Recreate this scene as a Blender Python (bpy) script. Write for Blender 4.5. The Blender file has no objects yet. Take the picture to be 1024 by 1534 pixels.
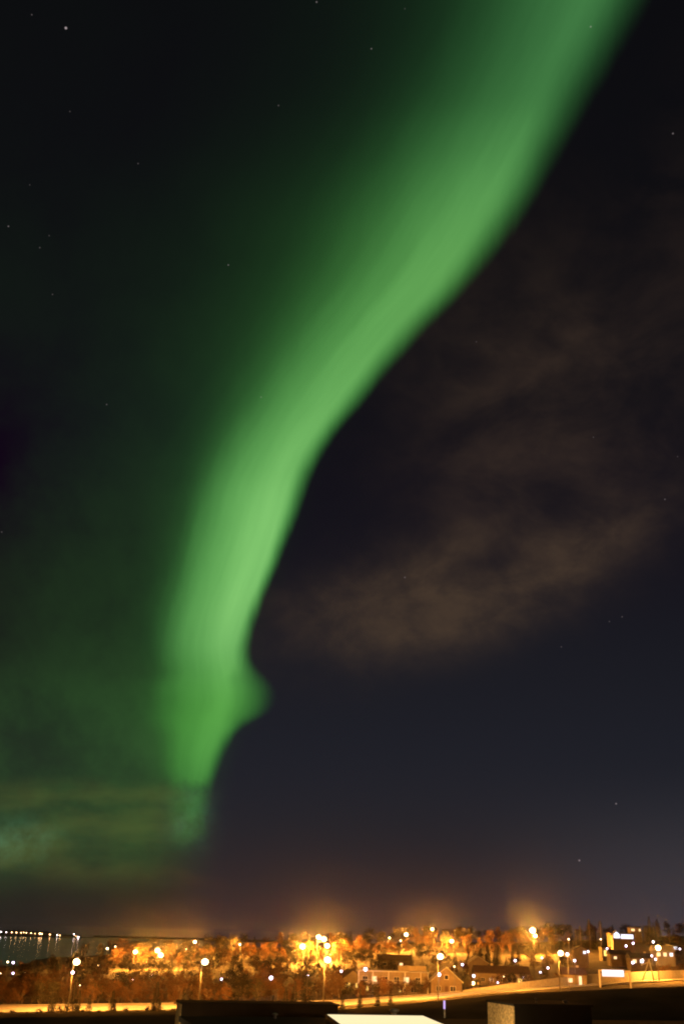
import bpy, math, random
from mathutils import Vector, Matrix, noise as mnoise
random.seed(7)
PI = math.pi
sc = bpy.context.scene
C = bpy.context.collection

# ------------------------------------------------------------------ camera
CAMZ = 25.0
W0, H0, F0 = 1024.0, 1534.0, 1491.0
tilt = math.atan((1406 - 767) / F0); roll = 0.030
Fw = Vector((0, math.cos(tilt), math.sin(tilt)))
_U = Vector((0, -math.sin(tilt), math.cos(tilt))); _R = Vector((1, 0, 0))
Rt = _R * math.cos(roll) + _U * math.sin(roll)
Up = _U * math.cos(roll) - _R * math.sin(roll)
cam = bpy.data.cameras.new('camera'); co = bpy.data.objects.new('camera', cam); C.objects.link(co)
co.matrix_world = Matrix(((Rt.x, Up.x, -Fw.x, 0), (Rt.y, Up.y, -Fw.y, 0), (Rt.z, Up.z, -Fw.z, CAMZ), (0, 0, 0, 1)))
cam.sensor_fit = 'VERTICAL'; cam.sensor_height = 36; cam.lens = 36 * F0 / H0
cam.clip_start = 0.1; cam.clip_end = 30000
sc.camera = co
sc.view_settings.view_transform = 'Standard'; sc.view_settings.look = 'None'
sc.view_settings.exposure = 0; sc.view_settings.gamma = 1; sc.view_settings.use_curve_mapping = False
sc.render.engine = 'CYCLES'
sc.cycles.pixel_filter_type = 'BLACKMAN_HARRIS'; sc.cycles.filter_width = 2.0
sc.cycles.max_bounces = 4; sc.cycles.diffuse_bounces = 2; sc.cycles.glossy_bounces = 2
sc.cycles.volume_bounces = 0; sc.cycles.transmission_bounces = 2; sc.cycles.sample_clamp_indirect = 3
sc.cycles.use_denoising = True

def ray(px, py):
    return Fw * F0 + Rt * (px - 512) + Up * (767 - py)
def P(px, py, D):
    d = ray(px, py); d = d * (D / d.y)
    return Vector((d.x, d.y, d.z + CAMZ))
PXR = 1747.0                                                 # photo pixels per radian near the horizon

# ------------------------------------------------------------------ night sky (world shader)
def srgb(r, g, b):
    f = lambda c: (c / 255 / 12.92) if c / 255 <= 0.04045 else ((c / 255 + 0.055) / 1.055) ** 2.4
    return (f(r), f(g), f(b))
wd = bpy.data.worlds.new('World'); sc.world = wd; wd.use_nodes = True
nt = wd.node_tree; nt.nodes.clear()
def sock(n, i, v):
    if v is None: return
    if isinstance(v, bpy.types.NodeSocket): nt.links.new(v, n.inputs[i])
    else: n.inputs[i].default_value = v
def m(op, a, b=None, c=None, clamp=False):
    n = nt.nodes.new('ShaderNodeMath'); n.operation = op; n.use_clamp = clamp
    sock(n, 0, a); sock(n, 1, b); sock(n, 2, c); return n.outputs[0]
def add(a, b): return m('ADD', a, b)
def sub(a, b): return m('SUBTRACT', a, b)
def mul(a, b): return m('MULTIPLY', a, b)
def div(a, b): return m('DIVIDE', a, b)
def vm(op, a, b=None):
    n = nt.nodes.new('ShaderNodeVectorMath'); n.operation = op; sock(n, 0, a); sock(n, 1, b)
    return n.outputs['Value'] if op in ('DOT_PRODUCT', 'DISTANCE', 'LENGTH') else n.outputs['Vector']
def curve(x, pts, x0, x1, vmax=1.0, auto=True):
    n = nt.nodes.new('ShaderNodeFloatCurve'); cv = n.mapping.curves[0]
    pts = [((p - x0) / (x1 - x0), v / vmax) for p, v in pts]
    while len(cv.points) < len(pts): cv.points.new(0.5, 0.5)
    for q, (a, b) in zip(cv.points, pts):
        q.location = (a, b); q.handle_type = 'AUTO_CLAMPED'
    n.mapping.update(); n.inputs[0].default_value = 1.0
    sock(n, 1, m('DIVIDE', sub(x, x0), x1 - x0, clamp=True))
    return mul(n.outputs[0], vmax)
def sstep(x, a, b):
    n = nt.nodes.new('ShaderNodeMapRange'); n.interpolation_type = 'SMOOTHSTEP'
    sock(n, 0, x); n.inputs[1].default_value = a; n.inputs[2].default_value = b; return n.outputs[0]
def noise(vec, scale, detail=3, rough=0.5, dist=0.0):
    n = nt.nodes.new('ShaderNodeTexNoise'); sock(n, 'Vector', vec)
    n.inputs['Scale'].default_value = scale; n.inputs['Detail'].default_value = detail
    n.inputs['Roughness'].default_value = rough; n.inputs['Distortion'].default_value = dist
    return n.outputs['Fac']
def comb(x, y, z):
    n = nt.nodes.new('ShaderNodeCombineXYZ'); sock(n, 0, x); sock(n, 1, y); sock(n, 2, z); return n.outputs[0]
def rgb(c, k):                                               # colour times a factor, as a vector
    return comb(mul(k, c[0]), mul(k, c[1]), mul(k, c[2]))
tc = nt.nodes.new('ShaderNodeTexCoord'); d = vm('NORMALIZE', tc.outputs['Generated'])
df = vm('DOT_PRODUCT', d, tuple(Fw))
dfs = m('MAXIMUM', df, 0.2)
# sky chart: a fixed gnomonic chart of the celestial sphere, x to the east, y downwards
X0 = add(mul(div(vm('DOT_PRODUCT', d, tuple(Rt)), dfs), F0), 512)
Y = add(mul(div(vm('DOT_PRODUCT', d, tuple(Up)), dfs), -F0), 767)
warp = sub(noise(d, 5.0, 2), 0.5)
X = add(add(X0, mul(warp, 18)), mul(sub(noise(comb(mul(X0, .02), mul(Y, .004), 0), 1.0, 4, .65), .5), 14))
xe = curve(Y, [(-200, 1010), (0, 932), (100, 880), (200, 824), (300, 769), (400, 703), (500, 614), (600, 531), (700, 460), (800, 428), (850, 409), (900, 388), (950, 371), (980, 366), (1010, 371), (1040, 379), (1062, 375), (1085, 357), (1110, 339), (1150, 322), (1200, 308), (1300, 298), (1500, 290)], -200, 1500, 1100)
wl = curve(Y, [(-200, 215), (0, 182), (100, 178), (200, 180), (300, 186), (400, 174), (500, 160), (600, 149), (700, 139), (800, 138), (900, 124), (960, 116), (1000, 114), (1040, 130), (1060, 128), (1085, 110), (1110, 88), (1150, 73), (1200, 56), (1300, 50), (1500, 50)], -200, 1500, 300)
sf = curve(Y, [(-200, 130), (0, 115), (200, 95), (400, 75), (600, 52), (800, 34), (900, 30), (970, 32), (1010, 62), (1045, 92), (1080, 58), (1105, 34), (1150, 28), (1250, 34), (1500, 40)], -200, 1500, 150)
br = curve(Y, [(-200, .12), (0, .19), (100, .185), (200, .24), (300, .32), (400, .36), (500, .37), (600, .40), (700, .46), (800, .53), (900, .51), (1000, .39), (1080, .32), (1150, .24), (1172, .16), (1192, .055), (1240, .045), (1268, .012), (1290, 0), (1500, 0)], -200, 1500, 0.6)
s = div(sub(xe, X), wl)
prof = curve(s, [(-.2, .85), (0, .92), (.16, 1), (.35, .95), (.6, .76), (.85, .54), (1.0, .41), (1.2, .26), (1.5, .12), (1.8, .06), (2.2, .028), (2.8, .008), (3.5, 0)], -.2, 3.5)
prof2 = curve(s, [(-.2, .9), (0, .95), (.2, 1), (.4, .93), (.6, .74), (.85, .46), (1.0, .27), (1.12, .13), (1.3, .045), (1.6, .012), (2.2, 0)], -.2, 3.5)
km = sstep(Y, 350, 800)
prof = add(mul(prof, sub(1.0, km)), mul(prof2, km))
edge = sstep(add(div(sub(xe, X), sf), 0.42), 0.0, 1.0)
streak = add(0.84, mul(noise(comb(mul(s, 4.5), mul(Y, .0035), 0), 1.0, 4, .6), 0.32))
A = mul(mul(mul(br, prof), edge), streak)
# the bulge on its right flank
def gauss(cx, cy, sx, sy, rot=0.0, xx=None, yy=None):
    xx = xx or X; yy = yy or Y
    dx, dy = sub(xx, cx), sub(yy, cy); c_, s_ = math.cos(rot), math.sin(rot)
    a = div(add(mul(dx, c_), mul(dy, s_)), sx); b = div(sub(mul(dy, c_), mul(dx, s_)), sy)
    return m('EXPONENT', mul(add(mul(a, a), mul(b, b)), -1.0))

A = m('MINIMUM', A, 0.62)
hot = m('MULTIPLY', A, 1 / .55, clamp=True)
low = sstep(Y, 950, 1080)
rr = add(add(.185, mul(hot, .20)), mul(low, -.05))
bb = sub(add(add(.165, mul(hot, .10)), mul(sub(1.0, sstep(Y, 0, 450)), .07)), mul(low, .08))
aur = comb(mul(A, rr), A, mul(A, bb))
# dim green veil west of the arc
left = sub(1.0, sstep(sub(X, xe), -90, 40))
rays = add(.75, mul(noise(comb(mul(add(X0, mul(Y, -.45)), .014), mul(Y, .0035), 0), 1.0, 4, .6), .5))
veil = mul(mul(mul(rays, left), curve(Y, [(-200, .0006), (200, .0008), (400, .003), (600, .006), (800, .013), (950, .019), (1080, .040), (1180, .046), (1260, .040), (1325, .013), (1375, .003), (1500, 0)], -200, 1500, .06)), add(.55, mul(sstep(noise(d, 8.0, 5, .62), .3, .7), .8)))
veilc = comb(mul(veil, .27), veil, mul(veil, .17))
# low brown cloud bank under the arc, lit green by it
bank = mul(mul(mul(sstep(Y, 1155, 1195), sub(1.0, sstep(Y, 1290, 1345))), left), sstep(noise(comb(mul(X0, .004), mul(Y, .012), 0), 1.6, 4), .3, .7))
bankc = rgb((.030, .026, .004), bank)
gp = add(mul(gauss(14, 1262, 75, 30, 0, X0), .058), mul(gauss(285, 1225, 30, 40, 0, X0), .035))
gp = mul(mul(gp, 1.25), mul(sstep(noise(d, 26, 5, .65), .30, .72), 1.4))
gpc = comb(mul(gp, .35), gp, mul(gp, .55))
# base sky: blue black above, greyer towards the horizon
base = comb(curve(Y, [(-200, .003), (0, .0036), (500, .0048), (800, .0070), (1000, .0105), (1200, .0155), (1300, .0215), (1380, .027), (1500, .03)], -200, 1500, .06),
            curve(Y, [(-200, .003), (0, .0036), (500, .0046), (800, .0063), (1000, .0108), (1200, .0158), (1300, .018), (1380, .019), (1500, .021)], -200, 1500, .06),
            curve(Y, [(-200, .004), (0, .0048), (500, .0068), (800, .0105), (1000, .0158), (1200, .0218), (1300, .022), (1380, .023), (1500, .025)], -200, 1500, .06))
eastl = mul(sstep(X0, 620, 1060), sstep(Y, 1130, 1390))
eastc = rgb((.022, .021, .025), eastl)
# brown clouds lit from the city, east of the arc
cn = noise(vm('MULTIPLY', d, (1, 1, 1.6)), 9.0, 6, .58, .5)
cn2 = noise(vm('MULTIPLY', d, (1, 1, 1.4)), 24.0, 5, .6, .3)
shape = add(mul(gauss(565, 915, 150, 70, -.2), 1.0), add(add(mul(gauss(840, 835, 150, 48, -.5), .95), mul(gauss(690, 930, 130, 42, -.25), .7)), add(mul(gauss(650, 835, 130, 50, -.4), .5), mul(gauss(800, 600, 190, 220, -.1), .40))))
hole = mul(gauss(735, 845, 60, 26, -.3), .45)
cl = m('MULTIPLY', sub(shape, hole), add(.42, mul(sstep(cn, .30, .70), .62)), clamp=True)
cl = mul(cl, add(.6, mul(sstep(cn2, .25, .75), .7)))
cl = m('MAXIMUM', cl, 0.0)
cloudc = rgb((.043, .027, .0165), cl)
base = vm('SCALE', base); nt.links.new(sub(1.0, mul(cl, .55)), base.node.inputs['Scale'])
east = mul(mul(sstep(sub(X, xe), 60, 330), sub(1.0, sstep(Y, 650, 900))), sstep(cn, .25, .75))
eastb = rgb((.0110, .0062, .0038), east)
dk = sub(1.0, mul(mul(left, sstep(Y, 600, 1000)), .24)); base = vm('MULTIPLY', base, comb(dk, dk, mul(dk, dk)))
foot = add(sub(1.0, sstep(Y, 1150, 1200)), mul(sstep(Y, 1150, 1200), mul(sstep(noise(d, 30, 4, .6), .3, .7), 1.6)))
aur = vm('MULTIPLY', aur, comb(foot, foot, foot))
tot = aur
for q in (veilc, bankc, gpc, base, eastc, cloudc, eastb): tot = vm('ADD', tot, q)
# stars
stars = [(99, 42, 3.4, 1.9), (48, 22, 1.1, 1.1), (474, 3, 1.3, 1.3), (556, 73, 1.2, 1.2), (417, 158, 1.0, 1.2), (207, 245, 1.0, 1.1), (45, 277, .7, 1), (13, 339, 1.2, 1.2),
         (60, 371, .9, 1.2), (74, 353, .6, 1.2), (342, 397, 1.2, 1.2), (79, 441, .9, 1.1), (160, 606, 1.1, 1.2), (391, 595, 1.1, 1.4), (884, 40, 1.2, 1.5), (1007, 200, 1.2, 1.4),
         (606, 865, .9, 1.6), (995, 748, 1.1, 1.3), (922, 1204, 1.5, 1.4), (867, 1289, 2.0, 1.6), (713, 512, .7, 1.1), (606, 13, .6, 1.1), (931, 924, .8, 1.3), (912, 931, .7, 1.2), (840, 969, .7, 1.2), (888, 655, .6, 1.2), (3, 797, .8, 1.3), (1014, 684, .6, 1.1), (105, 167, .7, 1.1)]
st = None
for (a, b, k, r) in stars:
    v = ray(a, b).normalized(); dd = vm('DISTANCE', d, tuple(v))
    g = mul(m('SUBTRACT', 1.0, div(dd, r * 1.15 / 1600), clamp=True), k * (.17 if k > 1.15 else .11))
    st = g if st is None else add(st, g)
tot = vm('ADD', tot, comb(st, mul(st, .82), mul(st, .85)))
front = sstep(df, .25, .55)
fin = vm('ADD', comb(mul(.004, sub(1.0, front)), mul(.005, sub(1.0, front)), mul(.006, sub(1.0, front))), vm('MULTIPLY', tot, comb(front, front, front)))
bg = nt.nodes.new('ShaderNodeBackground'); nt.links.new(fin, bg.inputs['Color']); bg.inputs['Strength'].default_value = 1.0
ow = nt.nodes.new('ShaderNodeOutputWorld'); nt.links.new(bg.outputs[0], ow.inputs['Surface'])
wd.cycles.sampling_method = 'NONE'
HORIZON = [fin]

# ------------------------------------------------------------------ materials
MAT = {}
def mat(name, col, rough=.85, var=.25, scale=2.0, col2=None, metallic=0, trans=0.0, bump=0.0, obj_rand=0.0, spec=.3):
    mt = bpy.data.materials.new(name); mt.use_nodes = True; t = mt.node_tree; N = t.nodes; L = t.links
    b = N['Principled BSDF']; b.inputs['Roughness'].default_value = rough; b.inputs['Metallic'].default_value = metallic
    b.inputs['Specular IOR Level'].default_value = spec
    c = N.new('ShaderNodeTexCoord'); n = N.new('ShaderNodeTexNoise'); n.inputs['Scale'].default_value = scale; n.inputs['Detail'].default_value = 5
    L.new(c.outputs['Object'], n.inputs['Vector'])
    r = N.new('ShaderNodeValToRGB'); r.color_ramp.elements[0].position = .3; r.color_ramp.elements[1].position = .7
    c2 = col2 or tuple(x * (1 + var) for x in col); c1 = tuple(x * (1 - var) for x in col)
    r.color_ramp.elements[0].color = (*c1, 1); r.color_ramp.elements[1].color = (*[min(1, x) for x in c2], 1)
    L.new(n.outputs['Fac'], r.inputs[0]); out = r.outputs[0]
    if obj_rand:
        oi = N.new('ShaderNodeObjectInfo'); hs = N.new('ShaderNodeHueSaturation')
        mr = N.new('ShaderNodeMapRange'); mr.inputs[3].default_value = 1 - obj_rand; mr.inputs[4].default_value = 1 + obj_rand
        L.new(oi.outputs['Random'], mr.inputs[0]); L.new(mr.outputs[0], hs.inputs['Value']); L.new(out, hs.inputs['Color']); out = hs.outputs[0]
    L.new(out, b.inputs['Base Color'])
    if bump:
        bp = N.new('ShaderNodeBump'); bp.inputs['Strength'].default_value = bump; L.new(n.outputs['Fac'], bp.inputs['Height']); L.new(bp.outputs[0], b.inputs['Normal'])
    if trans:
        tr = N.new('ShaderNodeBsdfTranslucent'); mx = N.new('ShaderNodeMixShader'); mx.inputs[0].default_value = trans
        L.new(out, tr.inputs[0]); L.new(b.outputs[0], mx.inputs[1]); L.new(tr.outputs[0], mx.inputs[2])
        L.new(mx.outputs[0], N['Material Output'].inputs['Surface'])
    MAT[name] = mt; return mt
def emit(name, col, k):
    mt = bpy.data.materials.new(name); mt.use_nodes = True; t = mt.node_tree; t.nodes.clear()
    e = t.nodes.new('ShaderNodeEmission'); e.inputs[0].default_value = (*col, 1); e.inputs[1].default_value = k
    o = t.nodes.new('ShaderNodeOutputMaterial'); t.links.new(e.outputs[0], o.inputs[0]); MAT[name] = mt
    mt.cycles.emission_sampling = 'AUTO' if name in ('shore_warm', 'shore_white', 'lit_roof_emission', 'sign_face', 'window_facade_cool') else 'NONE'; return mt
mat('ground', (.05, .045, .03), 1, .4, .15, (.09, .075, .045), bump=.4)
mat('road', (.46, .47, .48), .8, .15, .3)
mat('kerb', (.4, .39, .36), .9, .15, 1)
mat('paint', (.75, .75, .72), .7, .1, 2)
mat('leaf_autumn', (.105, .052, .016), .8, .5, .8, trans=.3, obj_rand=.55)
mat('leaf_dark', (.030, .028, .014), .9, .4, 1, trans=.1, obj_rand=.3)
mat('needle', (.022, .030, .018), .9, .4, 2, trans=.05, obj_rand=.3)
mat('bark', (.16, .13, .10), .95, .4, 4)
mat('steel', (.13, .125, .12), .45, .1, 3, metallic=.1, spec=.5)
mat('white_wall', (.24, .22, .19), .9, .1, .6)
mat('ochre_wall', (.33, .28, .18), .9, .2, .6)
mat('brown_wall', (.19, .15, .10), .9, .2, .6)
mat('concrete', (.55, .50, .40), .95, .10, .3)
mat('roughcast', (.50, .37, .18), 1, .55, 9.0, bump=.8)
mat('roof_dark', (.030, .028, .027), .9, .3, 1)
mat('roof_red', (.10, .065, .045), .9, .2, 1)
mat('roof_pale', (.4, .38, .34), .8, .15, 1)
mat('roofing_felt', (.016, .014, .012), .95, .4, .7, bump=.2)
mat('frame_white', (.7, .69, .66), .6, .05, 2)
mat('glass_dark', (.02, .022, .025), .15, .2, 1, spec=.6)
mat('door', (.10, .06, .04), .7, .2, 3)
mat('galvanised', (.35, .34, .36), .4, .2, 4, metallic=.6)
mat('shore', (.02, .02, .018), 1, .3, .02)
SOD = (1.0, .40, .055)
emit('bulb_sodium', (1, .72, .35), 12)
emit('bulb_sodium_far', (1, .72, .35), 12)
emit('bulb_white', (.86, .76, 1.0), 5)
emit('bulb_white_small', (.78, .62, 1.0), 10)
emit('bulb_warm', (1, .72, .42), 10)
emit('shore_warm', (1, .55, .23), 24)
emit('shore_white', (1, .8, .85), 20)
emit('window_warm', (1, .68, .34), 1.6)
emit('window_yellow', (1, .62, .14), 2.2)
emit('window_facade_cool', (.85, .85, 1.0), 1.6)  # cool windows, and the villa's floodlit front given as emission
emit('sign_face', (1, .95, .97), 1.3)
emit('lit_roof_emission', (1, .80, .45), 1.15)  # light falling on the cream roof, given as its own glow
emit('lilac_vent_glow', (.75, .5, 1.0), 1.0)  # lilac light on the vent pipe, given as emission
emit('bulb_fill_dim', (1, .66, .28), 5)
emit('bulb_fill', (1, .66, .28), 5)

# ------------------------------------------------------------------ mesh helpers
class MB:
    def __init__(s): s.v = []; s.f = []
    def quad(s, a, b, c, dd):
        n = len(s.v); s.v += [tuple(a), tuple(b), tuple(c), tuple(dd)]; s.f.append((n, n + 1, n + 2, n + 3)); return s
    def box(s, x0, x1, y0, y1, z0, z1):
        n = len(s.v); s.v += [(x, y, z) for z in (z0, z1) for y in (y0, y1) for x in (x0, x1)]
        s.f += [tuple(n + i for i in q) for q in ((0, 2, 3, 1), (4, 5, 7, 6), (0, 1, 5, 4), (2, 6, 7, 3), (0, 4, 6, 2), (1, 3, 7, 5))]; return s
    def poly(s, pts, z0, z1):                              # extruded outline in x,y
        n = len(s.v); k = len(pts); s.v += [(x, y, z0) for x, y in pts] + [(x, y, z1) for x, y in pts]
        s.f.append(tuple(n + k + i for i in range(k))); s.f.append(tuple(n + k - 1 - i for i in range(k)))
        for i in range(k): j = (i + 1) % k; s.f.append((n + i, n + j, n + k + j, n + k + i))
        return s
    def tube(s, pts, rad, seg=6, cap=True):
        pts = [Vector(p) for p in pts]; rings = []
        for i, p in enumerate(pts):
            a = (pts[min(i + 1, len(pts) - 1)] - pts[max(i - 1, 0)]).normalized()
            u = a.cross(Vector((0, 0, 1)));  u = a.cross(Vector((1, 0, 0))) if u.length < .05 else u
            u.normalize(); w = a.cross(u); r = rad[i] if isinstance(rad, (list, tuple)) else rad
            rings.append(len(s.v)); s.v += [tuple(p + (u * math.cos(t) + w * math.sin(t)) * r) for t in [2 * PI * k / seg for k in range(seg)]]
        for a, b in zip(rings, rings[1:]):
            for k in range(seg): s.f.append((a + k, a + (k + 1) % seg, b + (k + 1) % seg, b + k))
        if cap:
            s.f.append(tuple(rings[0] + seg - 1 - k for k in range(seg))); s.f.append(tuple(rings[-1] + k for k in range(seg)))
        return s
    def ball(s, c, rx, ry=None, rz=None, seg=10, rings=6):
        ry = ry or rx; rz = rz or rx; n = len(s.v); c = Vector(c)
        s.v.append((c.x, c.y, c.z - rz))
        for i in range(1, rings):
            p = PI * i / rings
            for k in range(seg):
                t = 2 * PI * k / seg; s.v.append((c.x + rx * math.sin(p) * math.cos(t), c.y + ry * math.sin(p) * math.sin(t), c.z - rz * math.cos(p)))
        s.v.append((c.x, c.y, c.z + rz)); e = len(s.v) - 1
        for k in range(seg):
            s.f.append((n, n + 1 + (k + 1) % seg, n + 1 + k)); b = n + 1 + (rings - 2) * seg; s.f.append((b + k, b + (k + 1) % seg, e))
        for i in range(rings - 2):
            a = n + 1 + i * seg; b = a + seg
            for k in range(seg): s.f.append((a + k, a + (k + 1) % seg, b + (k + 1) % seg, b + k))
        return s
    def mesh(s, name, material, smooth=False):
        me = bpy.data.meshes.new(name); me.from_pydata(s.v, [], s.f); me.materials.append(MAT[material]); me.update()
        if smooth: me.polygons.foreach_set('use_smooth', [True] * len(me.polygons))
        return me
    def build(s, name, material, parent=None, smooth=False, label=None):
        o = bpy.data.objects.new(name, s.mesh(name, material, smooth)); C.objects.link(o)
        if parent: o.parent = parent
        if label: o['label'] = label
        return o
def thing(name, label, cat, loc, rz=0, group=None):
    o = bpy.data.objects.new(name, None); C.objects.link(o); o.location = loc; o.rotation_euler = (0, 0, rz); o.empty_display_size = .5
    o['label'] = label; o['category'] = cat
    if group: o['group'] = group
    return o
def tag(o, label, cat, group=None):
    o['label'] = label; o['category'] = cat
    if group: o['group'] = group
    return o
def struct(o): o['kind'] = 'structure'; return o
def inst(name, me, parent):
    o = bpy.data.objects.new(name, me); C.objects.link(o); o.parent = parent; return o

# ------------------------------------------------------------------ terrain
COLS = [-700, -250, 0, 128, 256, 384, 512, 640, 768, 896, 1024, 1300, 1800]
def ext(a): return [a[0], a[0]] + list(a) + [a[-1], a[-1]]
def hz(px): return 1406 + .03 * (px - 512)
def zpy(px, py, D): return P(px, py, D).z
TC = [ (lambda v: v.x / v.y)(P(p, hz(p) + 60, 300)) for p in COLS]
RD = [262, 266, 270, 274, 280, 297, 325, 362, 415]
RPY = [1514, 1512, 1510, 1508, 1505, 1495, 1483, 1475, 1467]
pc = COLS[2:11]
RZ = [zpy(p, y, D) for p, y, D in zip(pc, RPY, RD)]
CR = [1515, 1513, 1510, 1507, 1509, 1497, 1485, 1479, 1474]
CZ = [zpy(p, y, 190) for p, y in zip(pc, CR)]
def lay(D, py=None, z=None):
    Ds = D if isinstance(D, list) else [D] * 9
    zs = z if isinstance(z, list) else ([z] * 9 if z is not None else [zpy(p, y, dd) if y > -500 else -3 for p, y, dd in zip(pc, py, Ds)])
    return ext(Ds), ext(zs)
LAY = [lay(-300, z=2.0), lay(110, z=2.0), lay(165, z=[c - 3.5 for c in CZ]), lay(190, z=CZ), lay(205, z=[min(c - 1.5, r + 1) for c, r in zip(CZ, RZ)]),
       lay([r - 14 for r in RD], z=[r - .8 for r in RZ]), lay([r - 9 for r in RD], z=[r - .15 for r in RZ]), lay([r + 9 for r in RD], z=[r - .15 for r in RZ]), lay([r + 16 for r in RD], z=[r - .6 for r in RZ]),
       lay([400, 400, 400, 400, 400, 420, 450, 485, 530], [1490, 1484, 1482, 1480, 1478, 1474, 1466, 1455, 1448]),
       lay(650, [1455, 1452, 1452, 1448, 1445, 1436, 1432, 1428, 1424]),
       lay(900, [-999, 1432, 1428, 1426, 1419, 1411, 1413, 1408, 1402]),
       lay(1300, [-999, -999, 1422, 1420, 1416, 1411, 1413, 1410, 1404]), lay(1900, z=-3.0), lay(2700, z=-4.0)]
def interp(xs, ys, x):
    if x <= xs[0]: return ys[0]
    for i in range(len(xs) - 1):
        if x <= xs[i + 1]:
            t = (x - xs[i]) / (xs[i + 1] - xs[i]); return ys[i] * (1 - t) + ys[i + 1] * t
    return ys[-1]
def gz(x, y):
    t = x / max(y, 110.0)
    pd = pz = None
    for Ds, zs in LAY:
        D = interp(TC, Ds, t); z = interp(TC, zs, t)
        if y <= D:
            if pd is None: return z
            k = (y - pd) / (D - pd); return pz * (1 - k) + z * k
        pd, pz = D, z
    return pz
def bumpy(x, y): return (.12 if y < 300 else 1.0) * mnoise.noise(Vector((x * .03, y * .03, 0))) * .5
xs = sorted(set([x * 1.0 for x in range(-180, 181, 4)] + [s_ * x for s_ in (-1, 1) for x in range(190, 560, 12)] + [s_ * x for s_ in (-1, 1) for x in range(560, 1800, 60)]))
ys = sorted(set(list(range(-200, 100, 30)) + list(range(100, 240, 8)) + list(range(240, 440, 3)) + list(range(440, 760, 8)) + list(range(760, 1400, 25)) + list(range(1400, 2600, 90))))
g = MB()
for y in ys:
    for x in xs:
        t = x / max(y, 110.0); rd = interp(TC, LAY[6][0], t) + 9
        k = min(1, max(0, (abs(y - rd) - 10) / 12)); g.v.append((x, y, gz(x, y) + bumpy(x, y) * k))
nx = len(xs)
for j in range(len(ys) - 1):
    for i in range(nx - 1): g.f.append((j * nx + i, j * nx + i + 1, (j + 1) * nx + i + 1, (j + 1) * nx + i))
struct(g.build('ground', 'ground', smooth=True))

def road_pt(t, off):                                        # t = x/y, off = metres behind the centre line
    D = interp(TC, ext(RD), t) + off; z = interp(TC, ext(RZ), t)
    return Vector((t * D, D, z))
def strip(name, material, o0, o1, dz, t0=-1.0, t1=.9, n=150, thick=None):
    b = MB(); ts = [t0 + (t1 - t0) * i / n for i in range(n + 1)]
    for a, c in zip(ts, ts[1:]):
        p, q, r, s_ = road_pt(a, o0), road_pt(c, o0), road_pt(c, o1), road_pt(a, o1)
        up = Vector((0, 0, dz)); b.quad(p + up, q + up, r + up, s_ + up)
        if thick:
            dn = Vector((0, 0, dz - thick)); b.quad(p + dn, q + dn, q + up, p + up); b.quad(s_ + up, r + up, r + dn, s_ + dn)
    return struct(b.build(name, material))
strip('road', 'road', -8, 8, .06)
strip('kerb', 'kerb', -8.4, -8, .18, thick=.3); strip('kerb', 'kerb', 8, 8.4, .18, thick=.3)
strip('pavement', 'kerb', 8.4, 11.2, .15)
strip('road_edge_line', 'paint', -7.5, -7.35, .07); strip('road_edge_line', 'paint', 7.3, 7.45, .07)
ln = MB()
for i in range(90):
    a = -.5 + i * .011; c = a + .0045
    ln.quad(*(q + Vector((0, 0, .07)) for q in (road_pt(a, -.08), road_pt(c, -.08), road_pt(c, .08), road_pt(a, .08))))
struct(ln.build('road_centre_line', 'paint'))

# water
wt = bpy.data.materials.new('water'); wt.use_nodes = True; N = wt.node_tree.nodes; L = wt.node_tree.links
b = N['Principled BSDF']; b.inputs['Base Color'].default_value = (.008, .008, .008, 1); b.inputs['Roughness'].default_value = .10; b.inputs['IOR'].default_value = 1.33
c = N.new('ShaderNodeTexCoord'); mp = N.new('ShaderNodeMapping'); mp.inputs['Scale'].default_value = (1, 1, 1); n = N.new('ShaderNodeTexNoise'); n.inputs['Scale'].default_value = .25; n.inputs['Detail'].default_value = 3
L.new(c.outputs['Object'], mp.inputs[0]); L.new(mp.outputs[0], n.inputs['Vector'])
bp = N.new('ShaderNodeBump'); bp.inputs['Strength'].default_value = .04; bp.inputs['Distance'].default_value = .2; L.new(n.outputs['Fac'], bp.inputs['Height']); L.new(bp.outputs[0], b.inputs['Normal'])
MAT['water'] = wt
struct(MB().quad((-6000, -400, 0), (6000, -400, 0), (6000, 9000, 0), (-6000, 9000, 0)).build('water', 'water'))

# haze
hm = bpy.data.materials.new('haze'); hm.use_nodes = True; N = hm.node_tree.nodes; N.clear()
pv = N.new('ShaderNodeVolumePrincipled'); pv.inputs['Color'].default_value = (.92, .92, .92, 1); pv.inputs['Density'].default_value = 0.165e-4; pv.inputs['Anisotropy'].default_value = .984
o = N.new('ShaderNodeOutputMaterial'); hm.node_tree.links.new(pv.outputs[0], o.inputs['Volume']); MAT['haze'] = hm
ho = MB().box(-6200, 6200, -500, 9200, -6, 56).build('haze', 'haze'); ho['kind'] = 'stuff'

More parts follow.
